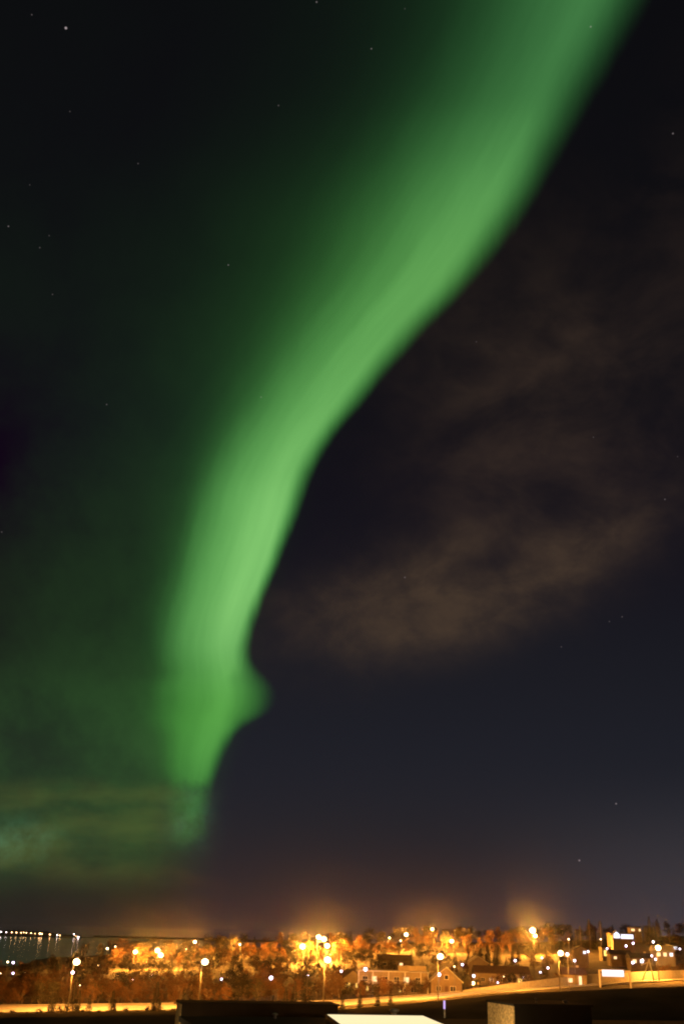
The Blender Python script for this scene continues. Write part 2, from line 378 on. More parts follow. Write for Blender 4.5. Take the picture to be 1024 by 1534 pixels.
# ------------------------------------------------------------------ street lamps
def street_lamp(px, py_head, D, label, h=10.5, bulb='bulb_sodium', r=.80, side=1, group='sodium street lamps', thick=.13, arm=.7, polex=None):
    hd = P(px, py_head, D); x = hd.x - side * arm; gzv = gz(x, D) - .1
    t = thing('street_lamp', label, 'street lamp', (x, D, gzv), 0, group); H = hd.z - gzv
    MB().tube([(0, 0, 0), (0, 0, H * .5), (0, 0, H)], [thick * 1.25, thick, thick * .75], 8).build('pole', 'steel', t, True)
    MB().tube([(0, 0, 0), (0, 0, .9)], thick * 1.9, 8).build('pole_base', 'steel', t)
    MB().tube([(0, 0, H - .4), (side * arm * .25, 0, H + .25), (side * arm * .6, 0, H + .5), (side * arm, 0, H + .55)], thick * .5, 6).build('arm', 'steel', t, True)
    MB().ball((side * arm, 0, H + r * 1.22), r * .6, r * .42, r * .16, 10, 5).build('lamp_head', 'steel', t, True)
    MB().ball((side * arm, 0, H), r, r, r * .85, 10, 6).build('bulb', bulb, t, True); glow(t, (side * arm, 0, H), r, bulb)
    return t
LUM = {'bulb_sodium': (6800, (1, .34, .04)), 'bulb_sodium_far': (8600, (1, .34, .04)), 'bulb_white': (60, (.86, .76, 1)), 'bulb_fill': (2600, (1, .62, .24)), 'bulb_fill_dim': (800, (1, .66, .28))}
def glow(t, loc, r, kind):                                    # the light a lamp gives: a sphere just outside its bulb
    k, c = LUM[kind]; R_ = r * 1.04
    l = bpy.data.lights.new('light', 'POINT'); l.shadow_soft_size = R_; l.energy = k * 9.0 * PI * PI * r * r; l.color = c
    o = bpy.data.objects.new('light', l); C.objects.link(o); o.location = loc; o.parent = t
G1 = 'tall sodium lamps along the main road'
street_lamp(115, 1441, 258, 'tall street lamp with glowing orange head at the left end of the road', group=G1)
street_lamp(307, 1441, 262, 'tall orange street lamp rising behind the left corner of the dark block', group=G1)
street_lamp(490.5, 1438, 268, 'tall orange street lamp standing below the brightest cluster of far lamps', group=G1)
street_lamp(659, 1433, 286, 'tall orange street lamp beside the gabled house', group=G1)
street_lamp(839, 1428, 314, 'tall orange street lamp in front of the low terrace left of the gantry sign', group=G1)
street_lamp(985, 1420, 400, 'tall street lamp with cream glow right of the gantry sign', group=G1, r=1.0)
G2 = 'sodium lamps glowing among the far trees'
far = [(203, 1426, 640, .75, 'far orange lamp left of the big twin glow in the trees'),
       (236, 1424, 640, .85, 'upper lamp of the big yellow glow among the left far trees'), (241, 1431, 632, .85, 'lower lamp of the big yellow glow among the left far trees'),
       (292, 1411, 760, .65, 'single far orange lamp high above the second tall street lamp'), (359, 1415, 800, .5, 'small warm lamp alone on the far treeline left of centre'),
       (453, 1418, 640, 1.0, 'large yellow lamp just left of the brightest far cluster'), (477, 1404, 680, .8, 'topmost left lamp of the brightest far cluster'),
       (485, 1407, 680, .9, 'middle lamp of the brightest far cluster'), (490, 1417, 670, .9, 'lowest lamp of the brightest far cluster'),
       (608, 1400, 760, .8, 'orange lamp on the ridge above the flat roofed building'), (600, 1409, 740, .4, 'small lamp just below left of the ridge lamp over the flat roof'),
       (583, 1405, 760, .35, 'tiny orange lamp on the ridge left of the lamp over the flat roof'), (647, 1392, 800, .7, 'highest lamp on the middle of the ridge skyline'),
       (676, 1410, 700, .75, 'orange lamp among lit trees right of the gabled house peak'), (797, 1394, 640, 1.05, 'large orange lamp glowing on the skyline right of centre'), (801, 1402, 632, .6, 'smaller lamp just under the large skyline lamp right of centre')]
for px, py, D, r, lb in far:
    street_lamp(px, py, D, lb, bulb='bulb_sodium_far', r=r * 1.65, group=G2, thick=.15, side=random.choice((-1, 1)))
# small white lights on short posts
def post_light(px, py, D, label, r=.35, bulb='bulb_white_small', group='small white lamps among the trees'):
    hd = P(px, py, D); z = min(gz(hd.x, D), hd.z - 2.5); z = min(z, hd.z - 2.5)
    t = thing('lamp_post', label, 'lamp', (hd.x, D, z), 0, group); H = hd.z - z
    MB().tube([(0, 0, 0), (0, 0, H - r)], .09, 6).build('post', 'steel', t, True)
    MB().ball((0, 0, H + r * 1.02), r * .7, r * .7, r * .2, 8, 4).build('cap', 'steel', t, True)
    MB().ball((0, 0, H), r, r, r, 8, 6).build('globe', bulb, t, True)
    if bulb in LUM: glow(t, (0, 0, H), r, bulb)
    return t
WL = [(109, 1457, 300, .5, 'w', 'white lamp just under the head of the leftmost tall street lamp'),
      (406, 1465, 330, .62, 'W', 'brightest white lamp, standing alone among the trees left of centre'), (547, 1452, 330, .6, 'W', 'bright white lamp over the left end of the flat roofed building'),
      (12, 1441, 560, .5, 'y', 'left one of the paired warm lamps near the water'), (20, 1442, 560, .65, 'w', 'right one of the paired lamps near the water'),
      (20, 1458, 480, .5, 'w', 'lilac lamp below the pair near the water'), (0.5, 1458, 500, .5, 'y', 'pale lamp cut by the left edge of the picture'),
      (161, 1421, 720, .8, 'y', 'cream lamp on the far left treeline, the larger of two'), (173, 1418, 760, .55, 'y', 'cream lamp on the far left treeline, the smaller of two'),
      (199, 1467, 380, .38, 'w', 'lilac lamp below the big yellow glow in the left trees'), (227, 1461, 430, .32, 'w', 'tiny lilac lamp in the dark wood under the yellow glow'),
      (332, 1467, 350, .42, 'w', 'lilac lamp right of the second tall street lamp pole'), (461, 1461, 380, .38, 'w', 'lilac lamp left of the central street lamp pole'),
      (511, 1455, 380, .4, 'w', 'lilac lamp right of the central street lamp head'), (619.5, 1451, 345, .4, 'w', 'lilac lamp at the right end of the flat roof'),
      (657, 1460, 310, .55, 'W', 'bright white lamp in front of the gabled house roof slope'), (692, 1445, 400, .45, 'w', 'lilac lamp above the right slope of the gabled house'),
      (709, 1462, 350, .5, 'W', 'white lamp right of the gabled house above a yellow glow'), (708, 1473, 345, .62, 's', 'yellow lamp glowing right of the gabled house'),
      (771, 1439, 430, .5, 'w', 'lilac lamp above the hedge under the large skyline lamp'), (811, 1435, 460, .38, 'w', 'small lilac lamp below the right side of the skyline glow'),
      (809, 1457, 380, .5, 'W', 'white lamp above the parked wall left of the terrace lamp'), (820, 1450, 400, .42, 'w', 'lilac lamp up and right of its brighter white neighbour'),
      (812, 1470.5, 350, .42, 'W', 'low white lamp at the top of the retaining wall'), (783, 1463.5, 370, .25, 'w', 'tiny white lamp by the small tree over the retaining wall'),
      (849, 1429.5, 330, .5, 'W', 'white lamp close right of the terrace street lamp head'), (860, 1439, 360, .45, 'W', 'white lamp below right of the terrace street lamp head'),
      (880, 1425.5, 480, .5, 'W', 'white lamp under the dark conifers left of the bright villa'), (851, 1407, 620, .5, 'y', 'cream lamp on the slope below the skyline right of the big lamp'),
      (899, 1407, 600, .45, 'y', 'cream lamp below the lone conifer left of the bright villa'), (908.5, 1421, 520, .45, 'w', 'lilac lamp over the narrow yellow wall'),
      (937, 1417, 560, .6, 'w', 'lilac lamp under the bright villa, the left of two'), (947.5, 1413, 560, .62, 'w', 'lilac lamp under the bright villa, the right of two'),
      (977.5, 1411, 520, .6, 'W', 'white lamp up and left of the cream street lamp glow'), (961.5, 1438.5, 460, .6, 'W', 'white lamp left of the crossed beams by the gantry sign'),
      (981, 1437, 450, .5, 'W', 'white lamp right of the crossed beams by the gantry sign'), (975.5, 1432, 460, .42, 'w', 'lilac lamp above the crossed beams'),
      (1005.5, 1431, 480, .5, 'w', 'lilac lamp right of the cream glow at the right edge'), (1001, 1421, 500, .42, 'w', 'faint lilac lamp just right of the cream glow'),
      (947, 1442, 450, .6, 'W', 'tall white light left of the crossed beams'), (1017.5, 1421.5, 520, .45, 'w', 'white lamp under the dark eave at the right edge'),
      (680, 1448, 320, .22, 'y', 'tiny lamp on the right slope of the gabled roof'), (745, 1472, 345, .25, 'w', 'tiny pale lamp on the bank above the retaining wall'),
      (754, 1463, 360, .25, 'y', 'tiny cream lamp in the hedge above the retaining wall'), (38, 1457, 420, .18, 'y', 'faint cream dot in the dark trees at the left'),
      (120, 1476, 285, .16, 'y', 'faint dot beside the pole of the leftmost street lamp'), (147, 1446, 520, .25, 'y', 'faint cream dot left of the small dark conifers'),
      (177, 1460, 430, .3, 'y', 'dim cream lamp at the foot of the left lit trees'), (279, 1422, 640, .3, 'y', 'faint lamp right of the yellow glow in the left trees')]
for px, py, D, r, k, lb in WL:
    post_light(px, py, D, lb, r * (.8 if k != 'W' else .9), {'w': 'bulb_white_small', 'W': 'bulb_white', 'y': 'bulb_warm', 's': 'bulb_sodium'}[k])

# ------------------------------------------------------------------ trees
def rnd(a, b): return random.uniform(a, b)
def leaf(b, p, s):
    u = Vector((rnd(-1, 1), rnd(-1, 1), rnd(-1, 1))).normalized(); w = u.cross(Vector((rnd(-1, 1), rnd(-1, 1), rnd(-1, 1)))).normalized()
    b.quad(p - u * s, p + w * s * .7, p + u * s, p - w * s * .7)
def deciduous(seed, h=8.0, spread=2.6, nleaf=900, lf=.2, leafm='leaf_autumn', slim=False):
    random.seed(seed); tr = MB(); cr = MB()
    bend = [Vector((rnd(-.3, .3) * i, rnd(-.3, .3) * i, h * .9 * i / 4)) for i in range(5)]
    tr.tube(bend, [.17, .13, .1, .06, .02], 6)
    tips = []
    for k in range(13):
        f = rnd(.18, .9); i = min(3, int(f * 4)); o = bend[i].lerp(bend[i + 1], f * 4 - i); a = rnd(0, 2 * PI)
        ln_ = spread * (1.15 - abs(f - .45)) * rnd(.6, 1.1); e = o + Vector((math.cos(a) * ln_, math.sin(a) * ln_, ln_ * (rnd(.5, 1.2) if not slim else rnd(1.2, 2)))); mid = o.lerp(e, .5) + Vector((0, 0, -.15 * ln_))
        tr.tube([o, mid, e], [.06, .04, .012], 4, False)
        for q in range(4):
            s0 = mid.lerp(e, rnd(0, 1)); e2 = s0 + Vector((rnd(-1, 1), rnd(-1, 1), rnd(.1, 1))) * spread * .4
            tr.tube([s0, e2], [.022, .008], 3, False); tips.append(e2)
        tips += [e, mid.lerp(e, .6)]
    tips += [bend[4]] * 2
    cl = [(t, rnd(.25, .75) * spread * .36, rnd(.4, 1.4)) for t in tips]
    tot_ = sum(c_[2] for c_ in cl)
    for t, r, w in cl:
        for k in range(int(nleaf * w / tot_)):
            p = t + Vector((random.gauss(0, r), random.gauss(0, r), random.gauss(0, r * .8)))
            if p.z > .5: leaf(cr, p, lf * rnd(.6, 1.3))
    return tr.mesh('trunk', 'bark'), cr.mesh('crown', leafm)
def conifer(seed, h=9.0, r=2.0, n=1500):
    random.seed(seed); tr = MB(); cr = MB(); tr.tube([(0, 0, 0), (0, 0, h * .6), (0, 0, h)], [.16, .09, .015], 6)
    z = h * .08
    while z < h * .98:
        f = 1 - z / h; L_ = r * (f ** .85) * rnd(.75, 1.15) + .06; nb = 5 + int(6 * f); a0 = rnd(0, 6)
        for k in range(nb):
            a = a0 + 2 * PI * k / nb + rnd(-.25, .25); l = L_ * rnd(.7, 1.15); dirv = Vector((math.cos(a), math.sin(a), -.25)); sd = Vector((-math.sin(a), math.cos(a), 0))
            o = Vector((0, 0, z)); tr.tube([o, o + dirv * l], [.03, .008], 3, False)
            m_ = max(3, int(l / .22))
            for q in range(m_):
                t = (q + .6) / m_; c_ = o + dirv * l * t; w = .12 + .28 * (1 - t) * l
                for sg in (-1, 1):
                    tip = c_ + sd * sg * w + dirv * .12 + Vector((0, 0, rnd(-.18, .02))); cr.quad(c_, c_ + dirv * .16 + Vector((0, 0, .04)), tip + Vector((0, 0, .02)), tip - dirv * .16 - Vector((0, 0, .05)))
        z += h * rnd(.022, .036)
    return tr.mesh('trunk', 'bark'), cr.mesh('crown', 'needle')
AUT = [deciduous(10 + i, 8, rnd(2.2, 3.0), 1500, .17) for i in range(6)]
DRK = [deciduous(30 + i, 8, rnd(2.4, 3.1), 1100, .22, 'leaf_dark') for i in range(3)]
SLM = [deciduous(40 + i, 9, 1.7, 1000, .17, 'leaf_autumn', True) for i in range(3)]
CON = [conifer(50 + i, 9, rnd(1.7, 2.2)) for i in range(4)]
random.seed(99)
TREES = []
TBASE = {'birch_tree': 8.3, 'poplar_tree': 9.5, 'dark_tree': 8.3, 'spruce_tree': 9.0}
def tree(kind, px, D, h, key, dx=0.0):
    src = {'birch_tree': AUT, 'poplar_tree': SLM, 'dark_tree': DRK, 'spruce_tree': CON}[kind]; me = random.choice(src)
    q = P(px, hz(px) + 40, D); x = q.x
    t = thing(kind, '', 'tree', (x, D, gz(x, D) - .15), rnd(0, 2 * PI)); s_ = h / TBASE[kind]; t.scale = (s_ * rnd(.85, 1.2), s_ * rnd(.85, 1.2), s_)
    inst('trunk', me[0], t); inst('crown', me[1], t); TREES.append((key, px, D, t, h)); return t
# rows behind the road (lit by its lamps)
def rowt(key, kinds, x0, x1, step, D0, D1, h0, h1, skip=(), bumpf=None):
    px = x0
    while px < x1:
        q = px + rnd(-.4, .4) * step
        if not any(a < q < b_ for a, b_ in skip):
            h = rnd(h0, h1) * (bumpf(q) if bumpf else 1)
            tree(random.choice(kinds), q, rnd(D0, D1) + interp(pc, RD, q) - 270, h, key)
        px += step * rnd(.75, 1.25)
BL = ['birch_tree'] * 4 + ['poplar_tree'] + ['dark_tree']
rowt('front', BL, -10, 640, 13, 284, 294, 3.2, 6.0, skip=((597, 603),))
rowt('shore', ['dark_tree', 'dark_tree', 'birch_tree'], -12, 190, 9, 570, 630, 4, 7)
rowt('second', BL, -12, 540, 15, 300, 316, 4.5, 7.5)
rowt('second', BL, 545, 650, 10, 302, 314, 2.8, 5.0)
rowt('third', BL, -12, 660, 17, 322, 350, 5.5, 8.5, skip=((100, 118), (520, 640)))
rowt('front right', ['birch_tree', 'birch_tree', 'dark_tree'], 690, 1030, 14, 290, 304, 3.0, 5.4, skip=((850, 878), (885, 955)))
rowt('wood', ['dark_tree', 'dark_tree', 'birch_tree', 'spruce_tree'], -10, 1040, 19, 385, 430, 6, 9.5, skip=((0, 25), (400, 412), (855, 1010)))
rowt('wood back', ['dark_tree', 'dark_tree', 'spruce_tree', 'spruce_tree'], 10, 1040, 17, 480, 560, 7, 11, skip=((0, 26), (865, 975)))
rowt('glow', ['birch_tree', 'birch_tree', 'poplar_tree'], 160, 860, 11, 655, 690, 8, 14)
rowt('glow', ['birch_tree', 'poplar_tree', 'dark_tree'], 175, 820, 17, 605, 625, 5, 8, skip=((192, 250), (440, 502), (594, 616), (665, 686), (780, 816)))
rowt('ridge', ['birch_tree', 'dark_tree', 'dark_tree', 'spruce_tree'], 130, 1040, 15, 800, 860, 8, 14)
rowt('ridge back', ['birch_tree', 'dark_tree', 'spruce_tree'], 190, 1040, 17, 900, 980, 9, 14)
for px, h in [(14, 1.6), (31, 2.0), (52, 1.4), (70, 2.2), (100, 2.4), (133, 2.0), (158, 1.7), (196, 2.1), (212, 1.5), (228, 2.2), (252, 1.8), (266, 2.0)]:
    tree('dark_tree', px, rnd(246, 249), h, 'verge')
# dark conifers and shrubs standing in front of the road, and on the skyline
for px, D, h in [(86, 246, 5.6), (91, 244, 4.2), (108, 240, 4.5), (118, 246, 8.0), (126, 244, 6.0), (142, 247, 5.0), (176, 246, 5.8), (180, 244, 3.5), (240, 244, 7.5), (246, 243, 3.8), (236, 246, 4.0), (280, 250, 6.0), (291, 250, 5.5), (342, 252, 3.5), (360, 252, 4.0), (430, 253, 6.0), (443, 252, 7.2), (461, 252, 9.2), (458, 250, 5.4), (412, 252, 4.2), (514, 256, 4.6), (540, 259, 5.0), (566, 262, 4.4), (585, 264, 4.8)]:
    tree('spruce_tree', px, D, h, 'verge')
for px, D, h in [(872, 700, 15), (886, 700, 19), (893, 706, 15), (903, 690, 18), (865, 710, 13), (978, 740, 19), (984, 744, 15), (990, 738, 17), (970, 745, 12), (1007, 720, 12), (150, 560, 9), (160, 560, 9.5), (156, 566, 8), (720, 520, 11), (730, 515, 12), (742, 520, 10), (915, 700, 10)]:
    tree('spruce_tree', px, D, h, 'skyline')
ORD = ['first', 'second', 'third', 'fourth', 'fifth', 'sixth', 'seventh', 'eighth', 'ninth', 'tenth', 'eleventh', 'twelfth', 'thirteenth', 'fourteenth', 'fifteenth', 'sixteenth', 'seventeenth', 'eighteenth', 'nineteenth', 'twentieth']
KW = {'birch_tree': 'orange lit birch', 'poplar_tree': 'slim upright orange poplar', 'dark_tree': 'dark leafy tree or bush', 'spruce_tree': 'dark pointed spruce'}
ROWW = {'shore': 'by the water', 'front': 'nearest row behind road', 'second': 'second row behind road', 'third': 'third row behind road', 'front right': 'above the retaining wall',
        'wood': 'unlit valley wood', 'wood back': 'back of valley wood', 'glow': 'by far glowing lamps', 'ridge': 'near side of ridge', 'ridge back': 'far side of ridge',
        'verge': 'dark verge before road', 'skyline': 'standing out on the slope'}
LM = [(-100, 'left edge'), (115, 'leftmost tall lamp'), (307, 'second tall lamp'), (490, 'central tall lamp'), (659, 'gabled house lamp'), (839, 'terrace lamp'), (985, 'last tall lamp')]
cnt = {}
for key, px, D, t, h in sorted(TREES, key=lambda r_: r_[1]):
    i = max(k for k in range(len(LM)) if LM[k][0] <= px); kk = (key, i, t.name.split('.')[0]); cnt[kk] = cnt.get(kk, 0) + 1
    t['label'] = '%s, %s right of %s, %s' % (KW[kk[2]], ORD[min(cnt[kk], 20) - 1], LM[i][1], ROWW[key]); t['group'] = 'trees ' + ROWW[key]

# ------------------------------------------------------------------ houses
def window(par, x, z, w, h, y, mt, nx_=1, side=False):
    f = MB()
    t = .09
    for (a, b_, c_, d_) in ((x - w / 2 - t, x + w / 2 + t, z - t, z), (x - w / 2 - t, x + w / 2 + t, z + h, z + h + t), (x - w / 2 - t, x - w / 2, z, z + h), (x + w / 2, x + w / 2 + t, z, z + h)):
        f.box(a, b_, y - .07, y + .05, c_, d_)
    for k in range(1, nx_): xx = x - w / 2 + w * k / nx_; f.box(xx - .04, xx + .04, y - .06, y + .03, z, z + h)
    fo = f.build('window', 'frame_white', par)
    MB().box(x - w / 2, x + w / 2, y - .025, y + .02, z, z + h).build('pane', mt, fo)
def house(name, px, D, w, dep, h, label, rz=0.0, roof='gable', rise=2.0, wall='white_wall', roofm='roof_dark', wins=(), door=None, chimney=None, py=None, cat='house', axis='x', group=None, balcony=None, sill=3.0, eave=.4):
    q = P(px, hz(px) + 40, D); z = gz(q.x, D) if py is None else P(px, py, D).z
    t = thing(name, label, cat, (q.x, D, z), rz, group)
    MB().box(-w / 2, w / 2, 0, dep, -sill, h).build('wall', wall, t)
    r = MB(); e = eave
    if roof == 'flat':
        r.box(-w / 2 - e, w / 2 + e, -e, dep + e, h + .01, h + .35)
    elif axis == 'x':                                         # ridge along x, eaves to the viewer
        n = len(r.v); zz = h + .01
        for x in (-w / 2 - e, w / 2 + e):
            r.v += [(x, -e, zz - .1), (x, dep + e, zz - .1), (x, dep / 2, zz + rise), (x, -e, zz + .12), (x, dep + e, zz + .12), (x, dep / 2, zz + rise + .22)]
        r.f += [tuple(n + i for i in q_) for q_ in ((0, 1, 2), (8, 7, 6), (3, 5, 11, 9), (5, 4, 10, 11), (0, 3, 9, 6), (1, 7, 10, 4), (0, 2, 5, 3), (1, 4, 5, 2), (6, 9, 11, 8), (7, 8, 11, 10), (0, 6, 7, 1))]
    else:                                                     # gable faces the viewer
        gb = MB(); gb.v += [(-w / 2, .0, h), (w / 2, .0, h), (0, .0, h + rise), (-w / 2, dep, h), (w / 2, dep, h), (0, dep, h + rise)]; gb.f += [(0, 1, 2), (5, 4, 3), (0, 3, 4, 1)]; gb.build('gable', wall, t)
        n = len(r.v); sl = rise / (w / 2); o_ = e * sl
        for y in (-e, dep + e):
            r.v += [(-w / 2 - e, y, h - o_), (0, y, h + rise), (w / 2 + e, y, h - o_), (-w / 2 - e, y, h - o_ + .28), (0, y, h + rise + .28), (w / 2 + e, y, h - o_ + .28)]
        r.f += [tuple(n + i for i in q_) for q_ in ((0, 3, 4, 1), (1, 4, 5, 2), (7, 10, 9, 6), (8, 11, 10, 7), (3, 9, 10, 4), (4, 10, 11, 5), (0, 1, 7, 6), (1, 2, 8, 7), (0, 6, 9, 3), (2, 5, 11, 8))]
    ro = r.build('roof', roofm, t)
    if chimney: MB().box(chimney - .4, chimney + .4, dep * .6, dep * .6 + .8, h, h + rise + .9).build('chimney', 'concrete', ro)
    for wn in wins: window(t, wn[0], wn[1], wn[2], wn[3], -.02, wn[4], wn[5] if len(wn) > 5 else 1)
    if door is not None:
        do = MB().box(door - .5, door + .5, -.06, .05, .02, 2.1).build('door', 'door', t); MB().ball((door + .38, -.1, 1.0), .05).build('handle', 'steel', do)
    return t
# long two storey flat roofed building with a gallery across its front
M_ = 345 / PXR
lb = house('apartment_building', 588, 338, 21, 9, 6.2, 'long low flat roofed building with a pillared gallery right of the central lamp', wall='ochre_wall', roofm='roof_pale', roof='flat', cat='building',
           wins=[(x, 3.4, 1.5, 1.4, 'window_warm' if k in (1, 4) else 'glass_dark', 2) for k, x in enumerate((-8.5, -5.6, -2.4, 1.2, 4.2, 7.8))] + [(x, .7, 1.6, 1.4, 'window_yellow' if k in (0, 3) else 'glass_dark', 2) for k, x in enumerate((-8, -4.6, -1, 2.6, 6.4))], door=9.3)
gl = MB().box(-10.8, 10.8, -2.4, -.05, 2.9, 3.1).build('gallery_floor', 'concrete', lb)
MB().box(-10.9, 10.9, -2.6, -.42, 6.25, 6.45).build('canopy', 'frame_white', lb)
for x in (-10.6, -6.2, -1.4, 3.6, 8.4, 10.6): MB().box(x - .14, x + .14, -2.5, -2.22, -1, 6.25).build('pillar', 'frame_white', lb)
rl = MB(); rl.box(-10.6, 10.6, -2.34, -2.28, 3.95, 4.03)
for k in range(54): rl.box(-10.55 + k * .4, -10.51 + k * .4, -2.33, -2.29, 3.1, 3.95)
rl.build('railing', 'frame_white', lb)
MB().box(2, 10.5, 2.5, 7, 6.56, 8.0).build('roof_storey', 'ochre_wall', lb)
house('gabled_house', 668, 328, 9.2, 8, 3.4, 'gabled house with pale roof edges and a dark timber front beside the road lamp', rise=3.8, wall='brown_wall', roofm='roof_pale', axis='y',
      wins=[(-2.4, .8, 1.3, 1.3, 'glass_dark', 2), (1.9, .8, 1.5, 1.3, 'glass_dark', 2), (0, 4.0, 1.1, 1.1, 'glass_dark', 1)], door=0)
house('gabled_house', 529, 372, 8, 7, 3.2, 'small gabled house with a bright yellow lit end left of the long flat roofed building', rise=2.8, wall='ochre_wall', axis='y', roofm='roof_red', rz=.3, wins=[(-1.8, .8, 1.5, 1.3, 'window_yellow', 2), (1.8, .8, 1.5, 1.3, 'window_yellow', 2)])
house('row_house', 752, 385, 19, 8, 3.6, 'long brown roofed house above the bright retaining wall', rise=2.2, wall='ochre_wall', roofm='roof_red', wins=[(x, .9, 1.3, 1.2, mm, 2) for x, mm in ((-7, 'glass_dark'), (-4, 'window_warm'), (-1, 'glass_dark'), (2.4, 'glass_dark'), (6, 'window_yellow'))], door=4.2, chimney=-3)
house('row_house', 860, 360, 7.5, 7, 3.2, 'small house with a lit white doorway right of the terrace lamp', rise=1.9, wall='ochre_wall', roofm='roof_red', wins=[(-1.6, .9, 1.4, 1.2, 'window_warm', 2), (1.7, .2, .9, 2.6, 'window_warm', 1)], chimney=2)
house('villa', 936, 640, 14, 9, 4.6, 'villa whose floodlit white front is made to glow, high on the right slope', py=1411, roof='flat', wall='brown_wall', roofm='roof_dark', wins=[(0.2, 1.7, 12.2, 2.4, 'window_facade_cool', 8), (-3, -1.4, 1.4, 1.2, 'glass_dark', 1)], sill=6)  # floodlit facade built as an emissive band
vg = house('villa', 927, 630, 4.6, 5, 3.4, 'white gable bay, floodlight put in as glow, at the left end of the villa', py=1410, roof='gable', axis='y', rise=1.9, wall='white_wall', wins=[(0, 1.6, 3.6, 1.8, 'window_facade_cool', 3)], sill=5)
house('hilltop_house', 957, 790, 8, 8, 3.4, 'flat dark roofed house on the hilltop above the blazing villa', py=1397, roof='flat', wall='ochre_wall', roofm='roof_dark', wins=[(-2.2, .9, 2.6, 1.5, 'window_warm', 2), (2.8, .9, 1.2, 1.5, 'window_warm', 1)], sill=8)
house('hillside_house', 910, 560, 4.5, 7, 4.6, 'narrow house with a dim yellow end wall left of the villa', py=1434, roof='flat', wall='ochre_wall', roofm='roof_dark', wins=[(0, .6, 2.8, 2.6, 'window_yellow', 2)], sill=5)
house('hillside_house', 962, 495, 10, 7, 3.0, 'house with pale lit wall behind the crossed beams', py=1446, rise=1.8, wall='brown_wall', wins=[(-3.2, .9, 1.6, 1.4, 'window_warm', 2), (0, .9, 1.6, 1.4, 'window_facade_cool', 2), (3.6, .9, 1.6, 1.4, 'glass_dark', 2)], chimney=3)
house('hillside_house', 998, 470, 8.5, 7, 3.0, 'pale house glowing under the cream street lamp at the right', py=1436, rise=2, wall='white_wall', roofm='roof_pale', wins=[(-2.8, .9, 1.6, 1.4, 'window_warm', 2), (0, .9, 1.4, 1.4, 'window_warm', 2), (2.7, .9, 1.4, 1.4, 'window_facade_cool', 2)])
house('hillside_house', 1021, 540, 9, 8, 3.2, 'house with a black flat eave cut by the right edge', py=1426, roof='flat', wall='white_wall', roofm='roof_dark', eave=1.0, wins=[(-2, .9, 2, 1.4, 'window_facade_cool', 2)], sill=5)
house('hillside_house', 872, 500, 6.5, 6, 2.6, 'dim house with a cream gable below the dark conifers', py=1432, rise=1.5, wall='brown_wall', roofm='roof_dark', axis='y', wins=[(1.4, .9, 1.2, 1.2, 'window_facade_cool', 1)], sill=5)
house('hillside_house', 932, 520, 10, 8, 3.0, 'low dim house behind the gantry sign under the villa', py=1440, rise=1.8, wall='brown_wall', wins=[(-3, .9, 1.4, 1.1, 'window_warm', 1), (2.5, .9, 1.4, 1.1, 'glass_dark', 1)], sill=5)
house('valley_house', 716, 440, 8, 8, 3.2, 'small house with a cream gable edge in the dark wood behind the gabled house', py=1456, rise=2.4, wall='brown_wall', roofm='roof_pale', axis='y', wins=[(0, .9, 1.4, 1.2, 'window_warm', 1)], sill=4)
house('valley_house', 590, 470, 14, 8, 3.0, 'dark roofed house in the wood behind the flat roofed building', py=1450, rise=2, wall='brown_wall', roofm='roof_red', wins=[(-4, .9, 1.4, 1.1, 'glass_dark', 1), (3, .9, 1.4, 1.1, 'window_warm', 1)], sill=4)

MB().poly([(-1.9, -.06), (1.9, -.06), (1.9, -.01), (-1.9, -.01)], 3.42, 3.45).build('ledge', 'frame_white', vg)
gpn = MB(); gpn.v += [(-2.1, -.05, 3.5), (2.1, -.05, 3.5), (0, -.05, 5.15), (-2.1, -.01, 3.5), (2.1, -.01, 3.5), (0, -.01, 5.15)]; gpn.f += [(0, 1, 2), (5, 4, 3), (0, 3, 4, 1), (1, 4, 5, 2), (2, 5, 3, 0)]; gpn.build('gable_glow', 'window_facade_cool', vg)  # floodlit face of the gable, given as emission
# retaining wall behind the right half of the road
def wall_strip(name, material, off, t0, t1, hf, thick=.4, n=60, dz=0):
    b = MB(); ts = [t0 + (t1 - t0) * i / n for i in range(n + 1)]
    for i, t in enumerate(ts):
        p, q = road_pt(t, off), road_pt(t, off + thick); h = hf(t)
        b.v += [tuple(p + Vector((0, 0, -1))), tuple(p + Vector((0, 0, h))), tuple(q + Vector((0, 0, h))), tuple(q + Vector((0, 0, -1)))]
        if i:
            a = (i - 1) * 4; c_ = i * 4
            b.f += [(a, c_, c_ + 1, a + 1), (a + 1, c_ + 1, c_ + 2, a + 2), (a + 2, c_ + 2, c_ + 3, a + 3)]
    b.f += [(0, 1, 2, 3), (n * 4 + 3, n * 4 + 2, n * 4 + 1, n * 4)]
    return b.build(name, material)
tA = P(694, 1470, 310); tA = tA.x / tA.y; tB = P(1100, 1460, 400); tB = tB.x / tB.y
wf = lambda t: .4 + 2.4 * min(1, max(0, (t - tA) / .12))
rw = thing('retaining_wall', 'long sodium lit concrete wall behind the right half of the road', 'wall', road_pt((tA + tB) / 2, 11.4))
wm = wall_strip('panels', 'concrete', 11.4, tA, tB, wf); cp = wall_strip('coping', 'kerb', 11.25, tA - .001, tB, lambda t: wf(t) + .16, .7)
inv = Matrix.Translation(-Vector(rw.location))
for o_ in (wm, cp):
    o_.data.transform(inv); o_.parent = rw
for v in cp.data.vertices: pass
